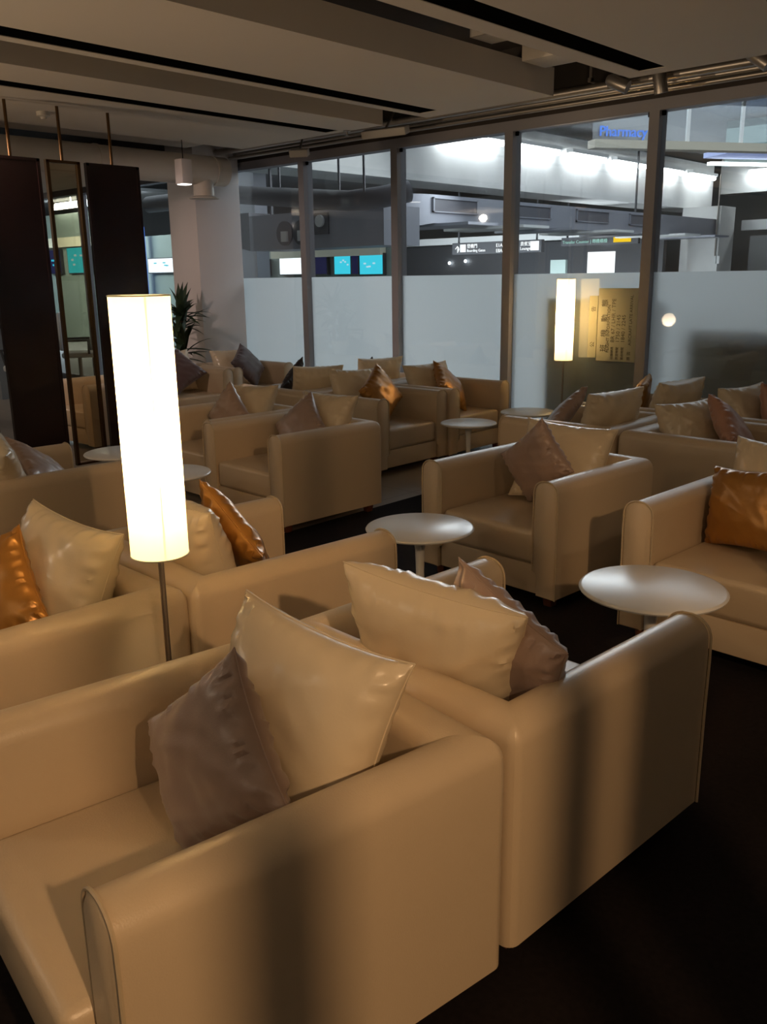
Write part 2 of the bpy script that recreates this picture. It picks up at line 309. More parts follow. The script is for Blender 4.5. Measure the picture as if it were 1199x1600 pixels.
# ---------------------------------------------------------------- armchairs
W, D, H, G, T = .852, .85, .624, .06, .125
def shell_parts():
    RZ, R = .055, .03
    prof = [(0, G), (0, G+.15), (0, G+.3), (-.002, H-RZ-.06), (0, H-RZ)]
    for i in range(1, 12):
        a = PI*i/12; prof.append((T/2-T/2*math.cos(a), H-RZ+RZ*math.sin(a)))
    prof += [(T, H-RZ), (T+.002, H-.2), (T, .18)]
    prof += [(T-.02, .16), (T-.02, G)]
    hw, hd = W/2, D/2
    path = []
    # front-left to back-left
    path.append(('p', (-hw, -hd), (1, 0)))
    path.append(('p', (-hw, 0), (1, 0)))
    for i in range(7): path.append(('c', (-hw, hd), (1, -1), PI-PI/2*i/6))
    path.append(('p', (0, hd), (0, -1)))
    for i in range(7): path.append(('c', (hw, hd), (-1, -1), PI/2-PI/2*i/6))
    path.append(('p', (hw, 0), (-1, 0)))
    path.append(('p', (hw, -hd), (-1, 0)))
    def pt(e, a):
        if e[0] == 'p': return e[1][0]+e[2][0]*a, e[1][1]+e[2][1]*a
        if a >= R: return e[1][0]+e[2][0]*a, e[1][1]+e[2][1]*a
        cx, cy = e[1][0]+e[2][0]*R, e[1][1]+e[2][1]*R
        return cx+(R-a)*math.cos(e[3]), cy+(R-a)*math.sin(e[3])
    segs = {'armrest_l': (0, 5), 'backrest': (5, 13), 'armrest_r': (13, 18)}
    out = []
    for nm, (a, b) in segs.items():
        bm = bmesh.new(); rings = []
        for i in range(a, b+1):
            rings.append([bm.verts.new((*pt(path[i], q[0]), q[1])) for q in prof])
        for A, B in zip(rings, rings[1:]):
            for k in range(len(prof)-1): bm.faces.new((A[k], A[k+1], B[k+1], B[k]))
            bm.faces.new((A[-1], A[0], B[0], B[-1]))
        for r, flag in ((rings[0], nm == 'armrest_l'), (rings[-1], nm == 'armrest_r')):
            if flag: # padded front end
                y = -hd; cen = bm.verts.new((r[0].co.x+(T/2 if nm == 'armrest_l' else -T/2), y-.008, H*.6)); inner = []
                c0 = Vector((r[0].co.x+(T/2 if nm == 'armrest_l' else -T/2), y, .35))
                for v in r:
                    p = v.co.copy(); d = Vector((c0.x, 0, max(min(p.z, H-.07), G+.03)))-Vector((p.x, 0, p.z)); d.normalize(); inner.append(bm.verts.new((p.x+d.x*.012, y-.008, p.z+d.z*.012)))
                n_ = len(r)
                for k in range(n_): bm.faces.new((r[k], r[(k+1) % n_], inner[(k+1) % n_], inner[k]))
                bm.faces.new(inner); bm.verts.remove(cen)
            else: bm.faces.new(r)
        bmesh.ops.remove_doubles(bm, verts=bm.verts, dist=1e-5)
        out.append((nm.split('_')[0], bm))
    # piping round the arm fronts
    for s in (-1, 1):
        pts = [(s*(hw-q[0]+(.005 if q[0] < T/2 else -.005)), -hd-.002, q[1]+(.002 if q[1] > H-.03 else 0)) for q in prof[:-2]]
        out.append(('piping', tube(bmesh.new(), pts, .004, 6)))
    return out
def pad(bm, x0, x1, y0, y1, z0, z1, r, dome=.012):
    nx, ny = 16, 16
    bx(bm, x0, x1, y0, y1, z0, z1, r, 4)
    return bm
def make_chair(label):
    t = thing('armchair', label, 'armchair')
    arms = []
    for nm, bm in shell_parts():
        if nm == 'piping': obj('piping', bm, 'piping', arms.pop(0))
        else:
            o = obj(nm, bm, 'leather', t)
            if nm == 'armrest': arms.append(o)
    iw = W/2-T
    bm = bmesh.new(); bx(bm, -iw+.004, iw-.004, -D/2+.008, D/2-T-.004, .205, .372, .028, 4)
    for v in bm.verts:
        if v.co.z > .3: v.co.z += .012*(1-(v.co.x/iw)**2)
    sc_ = obj('seat_cushion', bm, 'leather', t)
    pts = []
    for i in range(28):
        a = 2*PI*i/28; ca, sa = math.cos(a), math.sin(a); e = .18
        pts.append(((iw-.012)*math.copysign(abs(ca)**e, ca), -.058+(D/2-.077)*math.copysign(abs(sa)**e, sa), .212))
    obj('piping', tube(bmesh.new(), pts, .003, 6, closed=True), 'piping', sc_)
    obj('base', bx(bmesh.new(), -iw-.01, iw+.01, -D/2+.014, D/2-T+.02, G+.003, .205, .006, 2), 'leather', t)
    for sx in (-1, 1):
        for sy in (-1, 1):
            bm = bmesh.new(); cx, cy = sx*(W/2-.075), sy*(D/2-.075)
            bx(bm, cx-.028, cx+.028, cy-.028, cy+.028, 0, G+.004, .003, 1)
            for v in bm.verts:
                if v.co.z < .02: v.co.x = cx+(v.co.x-cx)*.8; v.co.y = cy+(v.co.y-cy)*.8
            obj('leg', bm, 'legwood', t)
    return t
CH = {'A': (-1.424, 1.0186, -0.1535), 'B': (-1.3469, 1.8634, 3.0776), 'C': (-2.6659, 1.0726, -0.035), 'D': (-2.5896, 1.941, 3.0506), 'H': (-2.4875, 3.8418, -0.065), 'F': (-4.4409, 3.857, -0.053), 'I': (-1.2732, 3.7367, -0.0524), 'V': (-4.5432, 2.0267, 3.0892), 'F2': (-5.2832, 3.9767, -0.0524), 'P': (-3.056, 5.305, -1.5708), 'Q': (-2.1609, 5.2896, 1.5359), 'R': (-3.056, 6.195, -1.5708), 'T': (-2.1309, 6.1796, 1.5359), 'G': (-5.116, 5.375, 1.5708), 'G2': (-5.096, 6.245, 1.5708), 'N': (-5.986, 5.375, -1.5708), 'N2': (-5.966, 6.245, -1.5708), 'K': (-8.086, 5.415, 1.5708), 'K2': (-8.106, 6.285, 1.5708), 'W': (-7.876, 4.475, 0.0)}
CL = dict(
 A='cream leather armchair nearest the camera at the lower left, its side panel filling the bottom',
 B='cream leather armchair at the lower right, back to back with the nearest armchair',
 C='cream leather armchair at the left edge directly behind the floor lamp pole',
 D='cream leather armchair right of the lamp shade, nearest the middle round table',
 H='cream leather armchair in the middle right with a taupe diamond cushion, facing the round table',
 I='cream leather armchair cut by the right edge holding a square gold cushion',
 V='cream leather armchair at the left edge, its side panel behind the cream cushion',
 F='cream leather armchair left of centre whose wide side panel stands above the tiled aisle',
 F2='cream leather armchair half hidden by the lamp shade, left neighbour of the aisle one',
 P='brown shaded armchair side on, behind the middle right armchair, facing left',
 Q='brown shaded armchair side on at the right, holding the rose cushion',
 R='armchair by the window behind the left facing brown one, holding a narrow gold cushion',
 T='armchair by the window at the right edge behind the rose cushion one',
 G='armchair with a gold diamond cushion, left of the small round table by the aisle',
 G2='armchair nearest the window wall mullion, with a gold cushion, facing the farthest round table',
 N='armchair seen from behind with a long cushion, back to back with the gold cushion armchair',
 N2='armchair right at the window, back to back with the farthest gold cushion armchair',
 K='pinkish lit armchair beside the lamp shade in front of the column',
 K2='pinkish lit armchair with a dark diamond cushion in front of the column and first window',
 W='armchair seen through the clear glass divider panel at the left')
proto = None; chairs = {}
for k, (x, y, a) in CH.items():
    if proto is None: proto = make_chair(CL[k]); o = proto
    else: o = copy_tree(proto)
    o['label'] = CL[k]; o['group'] = 'cream leather armchairs of the lounge'; o.location = (x, y, 0); o.rotation_euler = (0, 0, a); chairs[k] = o
for ch in chairs['A'].children:
    if ch.name.startswith('seat_cushion'): ch.location.y = -.07
# ---------------------------------------------------------------- cushions
def pillow(name, w, h, th, seed, m, label, group, mw, wr=1.0, seam=None):
    N = 44; bm = bmesh.new(); rnd = random.Random(seed); off = Vector((rnd.random()*50, rnd.random()*50, rnd.random()*50))
    def P(u, v, s):
        pin = .09
        au, av = abs(u), abs(v)
        x = w/2*u*(1-pin*(1-av**2.2)*au**1.5); z = h/2*v*(1-pin*(1-au**2.2)*av**1.5)
        prof = ((1-au**2.6)*(1-av**2.6)); t_ = th/2*(max(prof, 0)**.45)
        # a soft sag in the middle of the top and fine puckers along the seams
        e = max(au, av); edge = math.exp(-((1-e)/.16)**2)*min(1, (1-e)*14)
        q = (v if au > av else u); nz = noise.noise(off+Vector((q*5.5, s*3, .6*e)))
        pk = math.sin(q*26+6*noise.noise(off+Vector((q*3, s*5, 2))))*.6+nz
        big = noise.noise(off+Vector((u*1.6, v*1.6, s*2)))*.12+noise.noise(off+Vector((u*3.5+v*2, v*3.5, s*2+9)))*.07
        fold = math.sin((u*.9+v*1.1)*7+4*noise.noise(off+Vector((u*2, v*2, s)))) * .5+noise.noise(off+Vector((u*6, v*2.5, s*4)))
        t_ = t_*(1+big*min(1, (1-e)*5))+edge*pk*.0075*wr+fold*.0012*wr*min(1, (1-e)*6)
        return Vector((x, s*t_, z))
    def lin(i): u = -1+2*i/N; return math.copysign(1-(1-abs(u))**1.35, u)
    g = {}
    for s in (-1, 1):
        for i in range(N+1):
            for j in range(N+1):
                if s == 1 and (i in (0, N) or j in (0, N)): g[s, i, j] = g[-1, i, j]; continue
                g[s, i, j] = bm.verts.new(P(lin(i), lin(j), s))
    for s in (-1, 1):
        for i in range(N):
            for j in range(N): bm.faces.new((g[s, i, j], g[s, i+1, j], g[s, i+1, j+1], g[s, i, j+1]))
    o = obj(name, bm, m); o.matrix_world = mw; tag(o, label, 'cushion', group)
    if seam:
        idx = [(i, 0) for i in range(N)]+[(N, j) for j in range(N)]+[(i, N) for i in range(N, 0, -1)]+[(0, j) for j in range(N, 0, -1)]
        pts = [P(lin(i), lin(j), 0)+Vector((0, 0, 0)) for i, j in idx]
        for p in pts: p.y = 0
        obj('seam', tube(bmesh.new(), pts, seam, 6, closed=True), m, o).matrix_parent_inverse = Matrix()
    return o
PIL = {
  'A_big': ((-1.334, 1.137, 0.612), ((0.976, -0.195, 0.1), (0.152, 0.932, 0.33), (-0.158, -0.306, 0.939)), (0.46, 0.446)),
  'A_small': ((-1.389, 0.951, 0.579), ((0.766, 0.065, -0.639), (0.048, 0.986, 0.158), (0.641, -0.152, 0.752)), (0.405, 0.332)),
  'B_big': ((-1.341, 1.637, 0.612), ((-0.962, 0.161, 0.221), (-0.243, -0.874, -0.421), (0.125, -0.459, 0.88)), (0.494, 0.476)),
  'B_small': ((-1.194, 1.72, 0.613), ((-0.922, -0.254, 0.291), (0.144, -0.925, -0.352), (0.358, -0.283, 0.89)), (0.387, 0.395)),
  'C_big': ((-2.603, 1.243, 0.607), ((0.986, -0.16, 0.057), (0.131, 0.93, 0.344), (-0.108, -0.332, 0.937)), (0.461, 0.452)),
  'C_gold': ((-2.643, 1.033, 0.588), ((0.608, -0.239, -0.757), (0.545, 0.819, 0.179), (0.577, -0.521, 0.628)), (0.373, 0.364)),
  'D_big': ((-2.608, 1.732, 0.609), ((-0.993, 0.022, 0.121), (-0.063, -0.934, -0.352), (0.105, -0.357, 0.928)), (0.462, 0.456)),
  'D_gold': ((-2.575, 1.941, 0.605), ((-0.794, -0.287, 0.536), (-0.064, -0.837, -0.543), (0.605, -0.465, 0.646)), (0.386, 0.374)),
  'H_big': ((-2.453, 4.017, 0.578), ((0.958, -0.278, -0.069), (0.276, 0.832, 0.481), (-0.077, -0.48, 0.874)), (0.494, 0.449)),
  'H_small': ((-2.506, 3.843, 0.6), ((0.775, 0.163, -0.61), (-0.213, 0.977, -0.011), (0.594, 0.138, 0.792)), (0.4, 0.322)),
  'F_big': ((-4.4, 4.088, 0.578), ((0.992, -0.115, -0.044), (0.122, 0.871, 0.476), (-0.017, -0.478, 0.878)), (0.471, 0.464)),
  'F_small': ((-4.426, 3.916, 0.574), ((0.674, 0.028, -0.739), (0.336, 0.879, 0.339), (0.658, -0.476, 0.583)), (0.367, 0.384)),
  'F2_big': ((-5.267, 4.125, 0.574), ((0.972, -0.189, -0.141), (0.233, 0.856, 0.461), (0.034, -0.481, 0.876)), (0.471, 0.456)),
  'F2_small': ((-5.26, 3.959, 0.57), ((0.649, 0.017, -0.76), (0.117, 0.986, 0.122), (0.751, -0.168, 0.638)), (0.357, 0.371)),
  'I_gold': ((-1.359, 3.735, 0.563), ((0.929, 0.367, -0.046), (-0.346, 0.906, 0.243), (0.131, -0.21, 0.969)), (0.425, 0.357)),
  'I_big': ((-1.299, 3.917, 0.602), ((0.999, 0.049, 0.017), (-0.052, 0.963, 0.265), (-0.004, -0.266, 0.964)), (0.47, 0.47)),
  'P_big': ((-2.853, 5.228, 0.603), ((-0.334, 0.906, 0.258), (-0.942, -0.31, -0.13), (-0.037, -0.287, 0.957)), (0.464, 0.459)),
  'P_small': ((-3.26, 5.287, 0.587), ((-0.084, 0.71, 0.699), (-0.835, 0.333, -0.439), (-0.544, -0.62, 0.565)), (0.403, 0.393)),
  'Q_big': ((-2.297, 5.267, 0.575), ((0.375, -0.831, -0.411), (0.926, 0.351, 0.137), (0.03, -0.432, 0.901)), (0.464, 0.446)),
  'Q_small': ((-2.043, 5.285, 0.604), ((0.198, -0.774, -0.602), (0.786, -0.241, 0.569), (-0.586, -0.586, 0.561)), (0.412, 0.41)),
  'R_big': ((-2.85, 6.162, 0.592), ((-0.29, 0.9, 0.326), (-0.957, -0.263, -0.126), (-0.028, -0.348, 0.937)), (0.463, 0.455)),
  'R_gold': ((-3.179, 6.279, 0.588), ((0.303, 0.922, 0.24), (-0.946, 0.322, -0.044), (-0.118, -0.213, 0.97)), (0.379, 0.385)),
  'T_big': ((-2.293, 6.152, 0.584), ((0.286, -0.883, -0.373), (0.958, 0.276, 0.083), (0.03, -0.381, 0.924)), (0.462, 0.45)),
  'T_gold': ((-2.088, 6.151, 0.606), ((0.128, -0.956, -0.264), (0.979, 0.079, 0.189), (-0.16, -0.282, 0.946)), (0.42, 0.419)),
  'K2_dark': ((-7.941, 6.278, 0.606), ((-0.537, -0.787, -0.302), (0.741, -0.27, -0.615), (0.403, -0.554, 0.729)), (0.445, 0.406)),
  'K2_big': ((-8.21, 6.26, 0.568), ((0.211, -0.877, -0.432), (0.977, 0.19, 0.093), (-0.0, -0.442, 0.897)), (0.464, 0.448)),
  'K_dark': ((-8.06, 5.414, 0.603), ((-0.022, -0.638, -0.77), (0.893, 0.333, -0.302), (0.449, -0.695, 0.562)), (0.457, 0.449)),
  'K_big': ((-8.196, 5.476, 0.586), ((0.005, -0.956, -0.294), (0.999, 0.019, -0.044), (0.048, -0.293, 0.955)), (0.46, 0.46)),
  'N_black': ((-6.132, 5.331, 0.614), ((0.168, 0.774, 0.61), (-0.791, 0.475, -0.386), (-0.589, -0.418, 0.692)), (0.387, 0.39)),
  'N2_black': ((-6.094, 6.303, 0.589), ((-0.126, 0.977, 0.173), (-0.76, 0.017, -0.65), (-0.638, -0.213, 0.74)), (0.303, 0.303)),
  'V_taupe': ((-4.494, 2.135, 0.562), ((-0.16, -0.372, -0.914), (0.806, -0.584, 0.096), (-0.57, -0.722, 0.393)), (0.411, 0.409)),
  'V_big': ((-4.394, 1.85, 0.662), ((-0.906, -0.143, 0.398), (-0.007, -0.936, -0.352), (0.422, -0.322, 0.847)), (0.46, 0.455)),
  'G_big': ((-5.317, 5.354, 0.585), ((0.305, -0.888, -0.343), (0.952, 0.275, 0.135), (-0.026, -0.367, 0.93)), (0.464, 0.45)),
  'G_gold': ((-5.048, 5.373, 0.603), ((-0.298, -0.905, -0.304), (0.839, -0.097, -0.535), (0.455, -0.415, 0.788)), (0.415, 0.376)),
  'G2_big': ((-5.217, 6.215, 0.579), ((0.319, -0.846, -0.427), (0.947, 0.306, 0.1), (0.046, -0.436, 0.899)), (0.466, 0.447)),
  'G2_gold': ((-5.014, 6.243, 0.59), ((-0.65, -0.729, -0.215), (0.594, -0.311, -0.742), (0.473, -0.61, 0.635)), (0.414, 0.394)),
  'N_big': ((-5.782, 5.312, 0.594), ((-0.398, 0.865, 0.306), (-0.917, -0.384, -0.108), (0.024, -0.323, 0.946)), (0.47, 0.456)),
  'N2_big': ((-5.83, 6.166, 0.596), ((-0.372, 0.892, 0.259), (-0.928, -0.357, -0.105), (-0.002, -0.279, 0.96)), (0.467, 0.459)),
}
PD = dict(  # material, thickness, label, group
 A_big=('cushion', .15, 'large shiny cream leather cushion on the nearest armchair', 0),
 A_small=('taupe', .13, 'crumpled taupe satin cushion on the nearest armchair, lower left', 1),
 B_big=('cushion', .16, 'large shiny cream leather cushion leaning over the back of the lower right armchair', 0),
 B_small=('taupe', .12, 'taupe satin cushion half hidden behind the large cream one at the lower right', 1),
 C_big=('cushion', .15, 'large cream cushion left of the lamp pole at the left edge', 0),
 C_gold=('gold', .12, 'shiny copper gold satin cushion at the left edge beside a cream cushion', 2),
 D_big=('cushion', .15, 'large cream cushion partly hidden behind the lamp shade', 0),
 D_gold=('gold', .11, 'gold satin cushion seen edge on, right of the lamp shade', 2),
 H_big=('cushion', .13, 'cream cushion with a twisted top seam on the middle right armchair', 0),
 H_small=('taupe', .12, 'taupe diamond cushion standing on a corner on the middle right armchair', 1),
 F_big=('cushion', .14, 'cream cushion on the armchair beside the tiled aisle', 0),
 F_small=('taupe', .12, 'taupe diamond cushion on the armchair beside the tiled aisle', 1),
 F2_big=('cushion', .14, 'cream cushion on the armchair right of the lamp shade, second row', 0),
 F2_small=('taupe', .12, 'taupe diamond cushion right of the lamp shade, on the armchair behind the aisle one', 1),
 I_gold=('gold', .13, 'square gold orange satin cushion at the right edge', 2),
 I_big=('cushion', .14, 'cream cushion behind the square gold one at the right edge', 0),
 P_big=('cushion', .14, 'long brown shaded cushion on the left facing armchair behind the middle right one', 0),
 P_small=('taupe', .11, 'slim dark taupe cushion leaning left of the long brown shaded one', 1),
 Q_big=('cushion', .15, 'cream cushion in half shadow beside the rose cushion', 0),
 Q_small=('rose', .13, 'rose pink satin cushion standing on a corner, at the right', 4),
 R_big=('cushion', .15, 'brown shaded cushion close to the window behind the rose cushion', 0),
 R_gold=('gold', .10, 'narrow gold cushion edge close to the window, right of the far lamp', 2),
 T_big=('cushion', .15, 'brown shaded cushion by the window at the right edge', 0),
 T_gold=('rose', .12, 'orange brown cushion cut by the right edge by the window', 4),
 G_big=('cushion', .14, 'brown cushion behind the larger gold diamond cushion', 0),
 G_gold=('gold', .13, 'gold diamond cushion standing on the armchair with the open seat', 2),
 G2_big=('cushion', .14, 'brown cushion behind the smaller gold cushion at the window', 0),
 G2_gold=('gold', .12, 'smaller gold cushion on the armchair nearest the window', 2),
 N_big=('cushion', .15, 'long brown cushion in front of the second window pane, left one', 0),
 N2_big=('cushion', .15, 'long brown cushion against the window, right of the dark tip', 0),
 N_black=('black', .10, 'black cushion whose tip shows above a long brown one', 3),
 N2_black=('black', .08, 'dark cushion tip just showing over the far window cushion', 3),
 K2_dark=('dark', .13, 'dark brown diamond cushion on the pinkish armchair by the first window', 3),
 K2_big=('cushion', .14, 'pale cushion against the column behind the dark diamond one', 0),
 K_dark=('dark', .13, 'dark brown cushion beside the lamp shade in front of the plant', 3),
 K_big=('cushion', .13, 'pale cushion tip above the dark cushion beside the lamp shade', 0),
 V_taupe=('taupe', .11, 'taupe cushion leaning at the left edge behind the lamp', 1),
 V_big=('cushion', .13, 'cream cushion cut by the left edge, behind the leaning taupe one', 0))
GR = ['cream leather cushions', 'taupe satin cushions', 'gold satin cushions', 'dark satin cushions', 'rose satin cushions']
for i, (k, (p, R, s)) in enumerate(PIL.items()):
    m, th, lab, g = PD[k]
    mw = Matrix(((R[0][0], R[0][1], R[0][2], p[0]), (R[1][0], R[1][1], R[1][2], p[1]), (R[2][0], R[2][1], R[2][2], p[2]), (0, 0, 0, 1)))
    nm = {'cushion': 'leather_cushion'}.get(m, 'satin_cushion')
    pillow(nm, s[0], s[1], th*(1.38 if m == 'cushion' else 1.15), i*7+3, m, lab, GR[g], mw, wr=1.7 if m in ('taupe', 'gold') else 1.5, seam=.0022 if k[0] in 'ABCDH' else None)
# ---------------------------------------------------------------- tables
def make_table(label):
    t = thing('round_table', label, 'table')
    obj('tabletop', lathe(bmesh.new(), [(0, .452), (.236, .452), (.244, .449), (.247, .444), (.244, .438), (.21, .428), (.05, .424), (0, .424)], 56), 'white', t)
    obj('stem', lathe(bmesh.new(), [(.05, .426), (.03, .40), (.022, .34), (.019, .24), (.022, .14), (.035, .07), (.06, .035)], 24), 'white', t)
    obj('foot', lathe(bmesh.new(), [(.06, .036), (.11, .02), (.17, .01), (.185, .004), (.185, 0), (0, 0)], 40), 'white', t)
    return t
TB = [(-2.512, 2.918, 1.0, 'white round pedestal table in the middle, between two armchairs facing it'),
 (-1.350, 2.856, 1.06, 'largest looking white round pedestal table, at the right behind the lower right armchair'),
 (-4.147, 5.398, .88, 'small white round pedestal table beside the open seat of the gold cushion armchair'),
 (-4.101, 6.153, .94, 'farthest white round pedestal table, below the far floor lamp'),
 (-5.20, 3.02, 1.0, 'white round table left of the lamp shade, in front of the glass divider'),
 (-4.40, 2.86, .95, 'round table edge showing right of the lamp shade'),
 (-7.12, 6.2, .95, 'white table sliver between the cushions by the first window')]
tp = None
for x, y, s, lab in TB:
    if tp is None: tp = make_table(lab); o = tp
    else: o = copy_tree(tp)
    o['label'] = lab; o['group'] = 'white round pedestal tables'; o.location = (x, y, 0); o.scale = (s, s, 1)
# ---------------------------------------------------------------- floor lamps
def make_lamp(label):
    t = thing('floor_lamp', label, 'floor lamp')
    obj('base', lathe(bmesh.new(), [(0, .02), (.12, .018), (.13, .01), (.13, 0), (0, 0)], 40), 'steel', t)
    obj('pole', tube(bmesh.new(), [(0, 0, .01), (0, 0, 1.0)], .0085, 14), 'steel', t)
    bm = bmesh.new(); n_ = 48; r0 = .080
    for (ra, rb) in ((r0, r0), (r0-.0015, r0-.0015)):
        A = [bm.verts.new((ra*math.cos(2*PI*k/n_), ra*math.sin(2*PI*k/n_), .80)) for k in range(n_)]; B = [bm.verts.new((rb*math.cos(2*PI*k/n_), rb*math.sin(2*PI*k/n_), 1.51)) for k in range(n_)]
        for k in range(n_): bm.faces.new((A[k], A[(k+1) % n_], B[(k+1) % n_], B[k]))
        break
    sh = obj('lamp_shade', bm, 'shade', t)
    for z in (.80, 1.508):
        pts = [((r0+.0005)*math.cos(2*PI*k/40), (r0+.0005)*math.sin(2*PI*k/40), z) for k in range(40)]
        obj('shade_ring', tube(bmesh.new(), pts, .002, 6, closed=True), 'cream', sh)
    obj('frame_rod', tube(bmesh.new(), [(.056, -.05, .80), (.056, -.05, 1.508)], .0022, 6), 'steel', sh)
    bm = bmesh.new(); tube(bm, [(0, 0, .97), (0, 0, 1.03)], .018, 12); obj('bulb_holder', bm, 'white', t)
    for z in (1.04, 1.16, 1.28):
        l = light('bulb_light', 'POINT', (0, 0, z), BULB, (1, .74, .42), .03); l.parent = t; l.matrix_parent_inverse = Matrix()
    return t
lp = make_lamp('tall floor lamp with a bright glowing cylinder shade at the left front')
lp.location = (-2.09, 1.303, 0)
l2 = copy_tree(lp); l2.location = (-4.30, 6.985, 0); l2['label'] = 'far floor lamp with a glowing cylinder shade in front of the frosted window'
for o in (lp, l2): o['group'] = 'cylinder shade floor lamps'
lp.rotation_euler = (0, 0, .35)
# ---------------------------------------------------------------- plant
t = thing('potted_plant', 'dark leafy potted plant in front of the column, right of the lamp shade', 'plant', (-8.75, 5.98, 0))
obj('pot', lathe(bmesh.new(), [(0, 0), (.15, 0), (.19, .4), (.2, .42), (.185, .42), (.17, .38), (0, .38)], 28), 'whiteduct', t)
rnd = random.Random(4)
for (sx, sy, hh) in ((0, 0, 1.2), (.05, -.04, .92)):
    obj('trunk', tube(bmesh.new(), [(sx, sy, .36), (sx*1.2, sy*1.2, hh*.7), (sx*1.4, sy*1.4, hh)], [.03, .025, .02], 8), 'legwood', t)
bm = bmesh.new()
for (sx, sy, hh, nl) in ((0, 0, 1.2, 46), (.09, -.07, .9, 26)):
    for i in range(nl):
        a = rnd.random()*2*PI; el = rnd.uniform(-.1, 1.45); L_ = rnd.uniform(.26, .44); wd = rnd.uniform(.03, .05); bend = rnd.uniform(.4, 1.3)
        p = Vector((sx, sy, hh-rnd.random()*.22)); d = Vector((math.cos(a)*math.cos(el), math.sin(a)*math.cos(el), math.sin(el))); side = Vector((-math.sin(a), math.cos(a), 0)); prev = None
        for k in range(9):
            f = k/8; ww = wd*(math.sin(PI*min(1, f*1.02+.06))**.6)*(1-f*.3) if k < 8 else .001
            c1 = bm.verts.new(p-side*ww); c2 = bm.verts.new(p+side*ww); cm = bm.verts.new(p-Vector((0, 0, ww*.35)))
            if prev: bm.faces.new((prev[0], prev[2], cm, c1)); bm.faces.new((prev[2], prev[1], c2, cm))
            prev = (c1, c2, cm); p = p+d*L_/8; d = (d+Vector((0, 0, -bend/8))).normalized()
tag(obj('leaves', bm, 'leaf', t), kind='stuff')
# ---------------------------------------------------------------- flight notice on the glass
t = thing('notice_board', 'cream flight information notice hung sideways on the glass beside the far lamp', 'sign', (-3.885, 7.17, 1.11))
box('board', -.19, .19, -.006, .006, -.315, .315, 'poster', t, bev=.002)
def note(s, x, y, size):  # text runs upward (rotated a quarter turn)
    text('lettering', s, 'ink', TX((-3.885+x, 7.162, 1.11+y), PI/2), size, t, .0005)
for i, ch in enumerate('班機動態'): note(ch, -.10, -.235+.13*i, .066)
note('FLIGHT INFORMATION', -.068, -.24, .040)
for i, (a, b) in enumerate((('班機號碼', 'BR 67 / LHR / TPE'), ('原定時間', '1750 / 2145'), ('更改時間', '1840 / 2245'))):
    note(a, -.025+.05*i, -.30, .028); note(b, -.018+.05*i, -.15, .050)
note('原 因', .14, -.30, .034); note('AIRCRAFT LATE ARRIVAL', .145, -.17, .038)
t2 = thing('notice_strip', 'narrow cream notice strip with two characters between the far lamp and the notice', 'sign', (-4.125, 7.175, 1.1))
box('board', -.042, .042, -.005, .005, -.28, .26, 'poster', t2)
for ch, y in (('告', .12), ('公', -.19)): text('lettering', ch, 'ink', TX((-4.105, 7.168, 1.1+y), PI/2), .05, t2, .0005)
# ---------------------------------------------------------------- airport hall outside
struct(box('ceiling', -34, 12, 7.3, 34, 4.9, 5.0, 'hallgrey'))
struct(box('wall_far', -34, 12, 33, 33.2, 0, 4.9, 'hallgrey'))
struct(box('wall_hall_left', -34.2, -34, 7.3, 34, 0, 4.9, 'hallgrey'))
struct(box('wall_hall_right', 12, 12.2, 7.3, 34, 0, 4.9, 'hallgrey'))
t = thing('concrete_beam', 'long pale concrete beam under the row of bright tube lights', 'beam', (-12.5, 18, 3.36))
box('beam', -.5, .5, -10.5, 9.6, 0, 1.3, 'concrete', t)
tag(box('concrete_beam', -12, 8, 28.1, 28.9, 3.86, 4.9, 'concrete'), 'concrete cross beam at the upper right, right of the far column', 'beam')
t = thing('concrete_column', 'far concrete column under the end of the beam at the right', 'column', (-11.45, 26.2, 0))
box('shaft', -.57, .57, -.5, .5, 0, 3.36, 'concrete', t)
for x in (.62, .72): box('switch_box', x-.15, x-.07, -.56, -.5, 1.78, 2.0, 'hallwhite', t)
bm = bmesh.new(); tube(bm, [(.5, -.54, 2.0), (.5, -.54, 4.2)], .02, 8); obj('conduit', bm, 'pipe', t)
for i, (y0, y1) in enumerate(((14.4, 16.7), (16.95, 18.9), (19.15, 21.0), (21.25, 23.1), (23.35, 25.3), (25.6, 27.5))):
    o = thing('tube_light', ['first bright tube light on the concrete beam, largest', 'second bright tube light on the beam, right of a mullion', 'third bright tube light along the beam', 'fourth bright tube light along the beam', 'fifth bright tube light along the beam, crossed by a mullion', 'sixth and farthest bright tube light on the beam'][i], 'light', (-11.9, y0, 4.22), 0, 'bright tube lights on the concrete beam')
    L_ = y1-y0-.2
    box('housing', -.02, .16, 0, L_, .08, .16, 'hallwhite', o); bm = bmesh.new(); tube(bm, [(.06, .03, .03), (.06, L_-.03, .03)], .06, 12); obj('tube', bm, 'tube', o)
o = thing('tube_light', 'tube light on the cross beam at the right edge', 'light', (-11.1, 27.95, 4.35)); box('housing', 0, 1.9, -.02, .1, .06, .14, 'hallwhite', o); obj('tube', tube(bmesh.new(), [(.03, -.04, .02), (1.87, -.04, .02)], .07, 12), 'tube', o)
